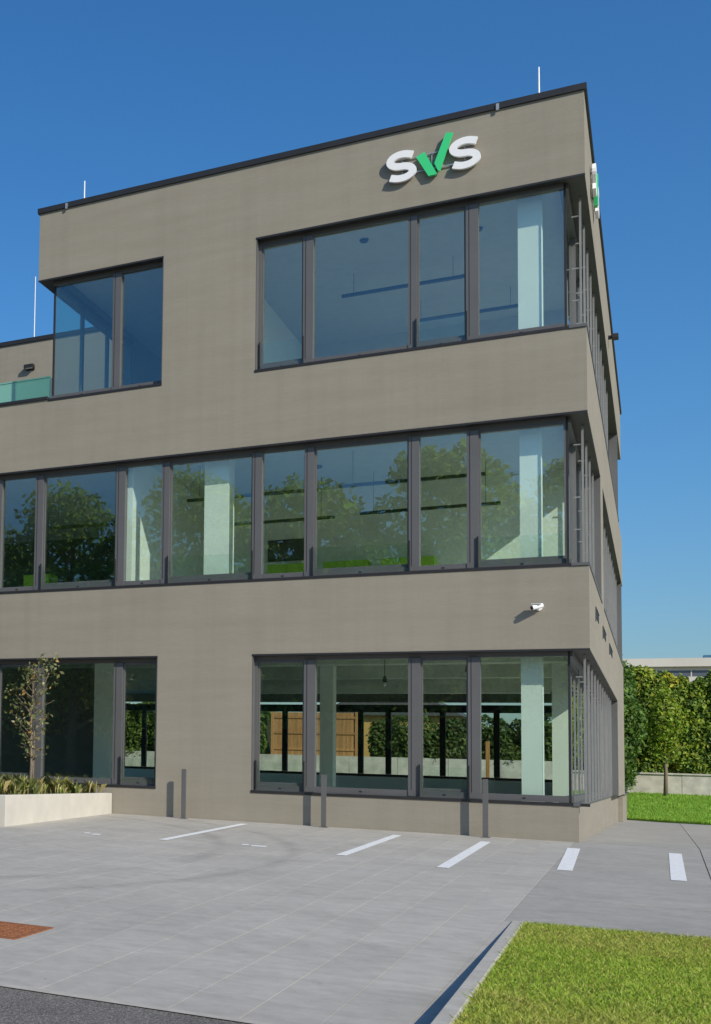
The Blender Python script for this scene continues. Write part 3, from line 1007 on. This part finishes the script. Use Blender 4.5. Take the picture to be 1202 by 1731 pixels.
pt = tag(empty('young_tree', (-8.0, -1.5, G(-8, -1.5) + .33)), 'slender young tree with sparse pale leaves in the planter', 'tree')
limbs, LP, LO = [], [], []
for i in range(46):
    z = .55 + 1.55 * (i / 46) ** .9
    a = i * 2.4 + random.uniform(-.4, .4)
    ln = random.uniform(.22, .50) * (1.0 if z < 1.75 else .6)
    if z < .8: ln *= .7
    p0 = Vector((.02 * math.sin(z * 4), .02 * math.cos(z * 3), z))
    d = Vector((math.cos(a), math.sin(a), random.uniform(.35, 1.0))).normalized()
    p1 = p0 + d * ln * .55 + Vector((0, 0, .02)); p2 = p0 + d * ln
    limbs.append(([p0, p1, p2], [.008, .005, .002]))
    for k in range(random.randint(6, 14)):
        f = random.uniform(.25, 1.05)
        q = p0 + (p2 - p0) * f + Vector((random.gauss(0, .04), random.gauss(0, .04), random.gauss(0, .04)))
        LP.append(q); LO.append((d.x * .5, d.y * .5, .6))
for sx, top in ((.40, 2.2), (.34, 2.0), (-.42, 1.75), (.1, 2.25)):
    p0 = Vector((0, 0, 1.35)); p2 = Vector((sx, random.uniform(-.1, .1), top))
    limbs.append(([p0, (p0 + p2) / 2 + Vector((sx * .1, 0, .03)), p2], [.01, .006, .002]))
    for k in range(26):
        q = p2 + Vector((random.gauss(0, .06), random.gauss(0, .06), random.gauss(-.05, .09)))
        LP.append(q); LO.append((0, -.3, .6))
branchy_tree(pt, [(0, 0, -.05), (.02, 0, .5), (-.01, .01, 1.1), (.02, 0, 1.7), (.0, 0, 2.15)], [.032, .026, .02, .012, .004], limbs,
             np.array(LP), np.array(LO), .036, [(.20, .22, .08), (.30, .30, .14), (.13, .16, .06), (.42, .38, .22), (.45, .27, .08)], [.3, .25, .25, .1, .1])
MB().tube([(.05, .02, -.05), (.05, .02, 1.05)], .013, 8).build('stake', M['bark'], pt)
MB().tube([(0, 0, -.02), (.005, 0, .16)], [.05, .045], 10).build('trunk_guard', M['signwhite'], pt)

# ornamental grasses in the planter
def grass_bed(n):
    k = 130
    cx = rng.uniform(-1.95, 1.7, k); cy = rng.uniform(-1.7, 1.45, k); ch = rng.uniform(.08, .34, k)
    i = rng.integers(0, k, n)
    spread = rng.normal(0, .055, (n, 2))
    base = np.stack([cx[i] + spread[:, 0], cy[i] + spread[:, 1], np.zeros(n)], 1)
    hh = ch[i] * rng.uniform(.45, 1.2, n)
    ang = rng.uniform(0, 2 * np.pi, n)
    out = hh * np.abs(rng.normal(.25, .35, n))
    ca, sa = np.cos(ang), np.sin(ang)
    mid_ = base + np.stack([out * .35 * ca, out * .35 * sa, hh * .68], 1)
    tip = base + np.stack([out * ca, out * sa, hh * rng.uniform(.7, 1.05, n)], 1)
    d = np.stack([-sa, ca, np.zeros(n)], 1) * .0019
    Q = np.stack([base - d, base + d, mid_ + d, tip, mid_ - d], 1)
    tone = rng.uniform(.75, 1.25, (k, 1))[i]
    c = palette(n, [(.32, .38, .09), (.56, .51, .22), (.22, .30, .08), (.68, .60, .32)], [.3, .34, .16, .2]) * tone
    return quads_mesh('blades', Q, np.clip(c, 0, 1), M['grass'])
pg = link('planter_grass', grass_bed(7000), None, (-9.0, -1.5, .34))
tag(pg, 'feathery green and straw coloured grasses filling the planter', 'grass', kind='stuff')

# ------------------------------------------------------------------ far lawn, hedge, garden wall at right
def lawn_edge(x):
    return float(np.interp(x, [-.3, 0, 1, 2, 4, 10, 30], [23.9, 23.5, 21.7, 20.95, 20.3, 19.2, 17]))
YH = 36.0
def lawn_z(x, y):
    ye = lawn_edge(x)
    t = min(max((y - ye) / (YH - ye), 0), 1)
    z0 = G(x, ye) + .05
    zt = .50 - .016 * x
    return z0 + (zt - z0) * (.35 * t * t + .65 * t)
mb = MB()
lx = [-.3, 0, .3, .6, 1, 1.4, 1.8, 2.4, 3.2, 4.5, 7, 10, 16, 30]
lt = [0, .001] + [i / 24 for i in range(1, 25)] + [1.6]
for x in lx:
    for k, t in enumerate(lt):
        y = lawn_edge(x) + (YH - lawn_edge(x)) * t
        mb.v.append((x, y, lawn_z(x, y) - (.12 if k == 0 else 0)))
nt_ = len(lt)
mb.f = [(i * nt_ + j, (i + 1) * nt_ + j, (i + 1) * nt_ + j + 1, i * nt_ + j + 1) for i in range(len(lx) - 1) for j in range(nt_ - 1)]
tag(mb.build('garden_lawn', M['lawn2']), kind='structure')
fcols = [(.20, .40, .03), (.26, .45, .05), (.17, .34, .03), (.32, .43, .08)]
n_ = 26000
x = rng.uniform(-.1, 3.2, n_); t = rng.uniform(0, 1, n_) ** 1.3
y = np.array([lawn_edge(a) for a in x]); y = y + (YH - y) * t
z = np.array([lawn_z(a, b) for a, b in zip(x, y)])
ang = rng.uniform(0, np.pi, n_)
d = np.stack([np.cos(ang), np.sin(ang), 0 * ang], 1) * .012
base = np.stack([x, y, z - .01], 1)
tip = base + np.stack([rng.normal(0, .02, n_), rng.normal(0, .02, n_), rng.uniform(.04, .09, n_)], 1)
tag(link('lawn_grass', quads_mesh('lawn_grass', np.stack([base - d, base + d, tip], 1), palette(n_, fcols), M['grass'])),
    'bright green mown grass between the paving and the hedge', 'grass', kind='stuff')

# low wall that continues the side plinth
lw = tag(bx('low_wall', M['wall'], None, -.40, -.05, YE + .02, 23.6, -.6, Z0S - .05), 'short rendered low wall running on from the side plinth', 'wall')
bx('coping', M['frame'], lw, -.43, -.02, YE + .02, 23.65, Z0S - .048, Z0S + .0)

# garden wall behind the hedge
gw = tag(empty('garden_wall', (4, 35.55, .2)), 'pale stone wall at the foot of the hedge', 'wall')
hts = [random.uniform(.98, 1.12) for _ in range(14)]
for i in range(14):
    bx('wall_block', M['stone'], gw, -6.4 + i * 1.3 + .006, -5.1 + i * 1.3 - .006, -.15 + random.uniform(-.01, .01), .15, -.3, .98)
bx('cap', M['stone'], gw, -6.45, 11.9, -.2, .2, .982, 1.04)

def hedge_leaves(n, box, lumps, size, thick):
    """leaf points on the lumpy front, top and end faces of a box-shaped hedge"""
    x0, x1, y0, y1, z0, z1 = box
    u = rng.uniform(0, 1, n)
    top = u < .22
    x = rng.uniform(x0, x1, n)
    z = rng.uniform(z0, z1, n); y = np.full(n, y0)
    zt = .16 * np.sin(2.1 * x + 1) + .12 * np.sin(5.3 * x) + .09 * np.sin(11.7 * x + 2) - .1
    z = z0 + (z - z0) * (z1 + zt - z0) / (z1 - z0)
    y[top] = rng.uniform(y0, y1, top.sum()); z[top] = (z1 + zt)[top]
    bul = np.zeros(n); near = np.zeros((n, 3)); best = np.full(n, 1e9); idx = np.zeros(n, int)
    for k, (lx_, lz_, r_) in enumerate(lumps):
        dd = np.sqrt((x - lx_) ** 2 + (z - lz_) ** 2) / r_
        h = np.clip(1 - dd ** 2, 0, None) ** .5 * r_ * .75
        m_ = h > bul
        bul = np.where(m_, h, bul); idx[m_] = k
    O = np.stack([np.full(n, .45), -np.full(n, .9), np.full(n, .6)], 1)
    O[top] = (0, -.2, 1)
    for k, (lx_, lz_, r_) in enumerate(lumps):
        s_ = idx == k
        O[s_, 0] += (x[s_] - lx_) / r_ * 1.0; O[s_, 2] += (z[s_] - lz_) / r_ * 1.0
    y = y - np.where(top, 0, bul) + np.abs(rng.normal(0, thick, n)) * ~top
    z = z + np.where(top, bul * 1.0 - .1, 0) - np.abs(rng.normal(0, thick, n)) * top
    P = np.stack([x, y, z], 1) + rng.normal(0, .03, (n, 3))
    return P, unit(O), idx

def make_hedge(name, label, box, n, nl, size, cols, thick=.14, rmin=.3, rmax=.75, yellow=()):
    x0, x1, y0, y1, z0, z1 = box
    root = tag(empty(name, ((x0 + x1) / 2, (y0 + y1) / 2, z0)), label, 'hedge')
    off = np.array(root.location)
    lumps = [(random.uniform(x0, x1), random.uniform(z0 + .1, z1), random.uniform(rmin, rmax)) for _ in range(nl)]
    P, O, idx = hedge_leaves(n, box, lumps, size, thick)
    lc = np.array(cols)[rng.integers(0, len(cols), nl)]
    lf = np.array(cols)[rng.integers(0, len(cols), n)]
    c = (lc[idx] * .4 + lf * .6) * rng.uniform(.6, 1.4, (n, 1)) * rng.uniform(.9, 1.1, (n, 3))
    for (yx, yz, yr) in yellow:
        s_ = ((P[:, 0] - yx) ** 2 + (P[:, 2] - yz) ** 2 < yr * yr) & (rng.uniform(0, 1, n) < .75)
        c[s_] = np.array((.50, .44, .04)) * rng.uniform(.6, 1.25, (s_.sum(), 1))
    Q = leaves(P - off, O, size, .55)
    link('foliage', quads_mesh('foliage', Q, c, M['leaf']), root)
    cx, cz = (x1 - x0) / 2, z1 - z0
    MB().box(-cx + .2, cx - .2, -(y1 - y0) / 2 + .45, (y1 - y0) / 2, .2, cz - .3).build('dark_core', M['hedgecore'], root)  # solid box, its dark colour stands in for shade inside the hedge
    return root
hcols = [(.22, .31, .035), (.15, .24, .035), (.30, .37, .04), (.11, .19, .04), (.36, .39, .045), (.18, .27, .045)]
make_hedge('hedge', 'tall sunlit leafy hedge at the right behind the lawn', (-1.6, 8.5, 35.75, 37.3, 1.15, 5.05), 60000, 260, .08, hcols,
           .28, .16, .55, yellow=((1.15, 4.75, .3),))
# stems under the hedge
hs = [x_ for x_ in (-.9, -.2, .35, 1.55, 2.2, 2.9, 3.8, 4.9, 6.1, 7.4)]
for x_ in hs:
    MB().tube([(x_, 36.2, .4), (x_ + random.uniform(-.08, .08), 36.05, 1.2), (x_ + random.uniform(-.2, .2), 36.1, 2.2)], [.06, .05, .03], 7).build('stem', M['bark'], bpy.data.objects['hedge']).matrix_parent_inverse = Matrix.Translation(-Vector(bpy.data.objects['hedge'].location))

# young tree before the hedge, dark bush by the building corner
def crown_points(n, c, r, shell=.55, zmin=None):
    v = unit(rng.normal(0, 1, (n, 3)))
    rad = (shell + (1 - shell) * rng.uniform(0, 1, (n, 1)) ** .6)
    lump = 1 + .18 * np.sin(v[:, :1] * 7 + 1) * np.sin(v[:, 2:3] * 6 + 2) + .12 * np.sin(v[:, 1:2] * 11)
    return np.array(c) + v * np.array(r) * rad * lump, v
yt = tag(empty('lawn_tree', (.97, 34.3, lawn_z(.97, 34.3))), 'young yellow green tree with a thin trunk before the hedge', 'tree')
P, V = crown_points(2600, (-.05, 0, 2.7), (.62, .5, 1.45), .35)
branchy_tree(yt, [(0, 0, -.05), (.02, 0, .9), (-.02, 0, 2.2), (0, 0, 3.9)], [.075, .06, .045, .012],
             [([(0, 0, 1.2 + .3 * i), (.25 * math.cos(i * 2.2), .25 * math.sin(i * 2.2), 1.6 + .3 * i), (.5 * math.cos(i * 2.2), .5 * math.sin(i * 2.2), 1.9 + .3 * i)], [.02, .014, .005]) for i in range(7)],
             P, V, .075, [(.25, .35, .045), (.31, .39, .05), (.18, .27, .04), (.40, .40, .045)], [.35, .3, .25, .1])
bs = tag(empty('bush', (-.75, 33.2, .35)), 'tall dark green bush rising past the far building edge', 'bush')
P, V = crown_points(8000, (0, 0, 2.7), (1.0, .9, 2.75), .6)
branchy_tree(bs, [(0, 0, -.3), (0, 0, 2.0), (0, 0, 4.4)], [.09, .06, .02],
             [([(0, 0, .5 + .5 * i), (.45 * math.cos(i * 2.2), .45 * math.sin(i * 2.2), 1.1 + .5 * i)], [.03, .008]) for i in range(7)],
             P, V, .085, [(.12, .21, .045), (.16, .26, .05), (.08, .15, .035)], None)

# flat-roofed building far behind the hedge
fb = tag(empty('flat_roofed_building', (12, 84, -.3)), 'long pale flat roofed building beyond the hedge', 'building')
bx('wall', M['bgwall'], fb, -14.5, 18, 0, 14, 0, 8.72)
for i in range(20):
    w_ = bx('window', M['bgglass'], fb, -14.0 + i * 1.6, -12.5 + i * 1.6, .03, .08, 8.722, 9.16)
    bx('mullion', M['bgwall'], w_, -12.49 + i * 1.6, -12.41 + i * 1.6, .0, .06, 8.722, 9.16)
bx('wall_band', M['bgwall'], fb, -14.5, 18, 0, 14, 9.162, 9.42)
bx('fascia', M['bgwall'], fb, -14.9, 18.4, -.35, 14.4, 9.422, 10.02)
bx('roof_unit', M['blueroof'], fb, -8.45, -4, 3, 6, 10.022, 10.5)

# ------------------------------------------------------------------ behind the building, seen through the ground floor
rwall = tag(empty('retaining_wall', (-12, 31.2, -.3)), 'pale retaining wall seen through the ground floor windows', 'wall')
for i in range(13):
    bx('wall_block', M['stone'], rwall, -12 + i * 1.8 + .006, -10.2 + i * 1.8 - .006, -.12, .12, -.1, 1.82)
fen = tag(empty('wooden_fence', (-11.0, 31.3, 1.53)), 'orange brown board fence seen through the ground floor windows', 'fence')
bmesh_ = MB().box(-.076, .076, -.012, .012, 0, 1.72).mesh('board', M['wood'])
for i in range(20):
    link('board', bmesh_, fen, (-1.5 + .158 * i, 0, random.uniform(-.004, .004)))
for z in (.2, .85, 1.48):
    bx('rail', M['wood'], fen, -1.6, 1.6, -.045, -.013, z, z + .09)
for x_ in (-1.7, 1.6):
    bx('post', M['wood'], fen, x_, x_ + .1, -.06, .06, -.02, 1.82)
make_hedge('garden_hedge', 'dark green hedge behind the building, seen through the ground floor', (-8.9, -1.0, 31.6, 32.8, 1.3, 2.95), 12000, 50, .08, [(.09, .13, .03), (.06, .10, .025), (.12, .16, .035)], .12)
make_hedge('garden_hedge', 'light green hedge seen through the ground floor left window', (-24, -12.9, 31.6, 32.8, 1.3, 3.6), 11000, 60, .09, [(.13, .19, .035), (.09, .14, .03), (.17, .22, .04)], .12)
oh = tag(empty('ochre_house', (-9.6, 46, -.3)), 'ochre house beyond the garden seen through the ground floor', 'house')
bx('wall', M['orange'], oh, -4.2, 1.9, 0, 7, 0, 4.1)
MB().prism([(-4.6, 4.1), (2.3, 4.1), (-1.15, 6.0)], lambda u, w_, d: (u, d, w_), 7.2, -.3).build('roof', M['charcoal'], oh)
bx('window', M['signwhite'], oh, -.9, .2, -.06, -.002, 2.2, 3.6)
bx('rear_yard', M['slab2'], None, -26, -.45, YE + .02, 31.0, -.36, -.29)['kind'] = 'structure'

# ------------------------------------------------------------------ trees across the road, mirrored in the glazing
def big_tree(x, y, h, r, n, lab):
    t_ = empty('broadleaf_tree', (x, y, -.7))
    tag(t_, lab, 'tree', 'trees mirrored in the glazing')
    Ps, Vs = [], []
    limbs = []
    for k in range(13):
        a = k * 2.4; zz = h * (.30 + .62 * (k / 13))
        rr = r * (1 - .55 * (k / 13)) * random.uniform(.45, .75)
        c = (rr * math.cos(a), rr * math.sin(a), zz)
        cr = r * random.uniform(.38, .58) * (1 - .3 * k / 13)
        p_, v_ = crown_points(n // 13, c, (cr, cr, cr * .8), .5)
        Ps.append(p_); Vs.append(v_)
        limbs.append(([(0, 0, zz * .62), (c[0] * .5, c[1] * .5, zz * .85), c], [.13, .08, .03]))
    branchy_tree(t_, [(0, 0, -.2), (.1, 0, h * .3), (-.1, .1, h * .6), (0, 0, h * .9)], [.32, .26, .17, .04], limbs,
                 np.concatenate(Ps), np.concatenate(Vs), .19, [(.30, .40, .14), (.37, .46, .18), (.23, .32, .11)], None, 1.2, 'leaf_thin')
order = ['nearest the building corner', 'second from the building corner', 'third from the building corner', 'fourth from the building corner',
         'fifth from the building corner', 'sixth from the building corner', 'farthest from the building corner']
for k_, (x_, y_, h_, r_) in enumerate(((-1.0, -41, 17.0, 4.6), (-7.5, -44, 19.0, 4.8), (-13.0, -40, 16.4, 4.6), (-19.5, -43, 18.4, 4.8), (-26, -41, 17.6, 5.0), (-33, -43, 17.0, 4.8), (-40, -41, 18.0, 5.0))):
    big_tree(x_, y_, h_, r_ * 1.15, 11000, 'broadleaf tree mirrored in the window glass, ' + order[k_])
mh_ = make_hedge('sky_screen_hedge', 'added hedge across the road, blocking low bright sky in the window reflections', (-60, 8, -48.5, -46, -.7, 7.5), 14000, 160, .3, [(.30, .40, .12), (.22, .30, .09)], .3, .8, 2.0)  # added out of view to keep bright low sky out of the glass
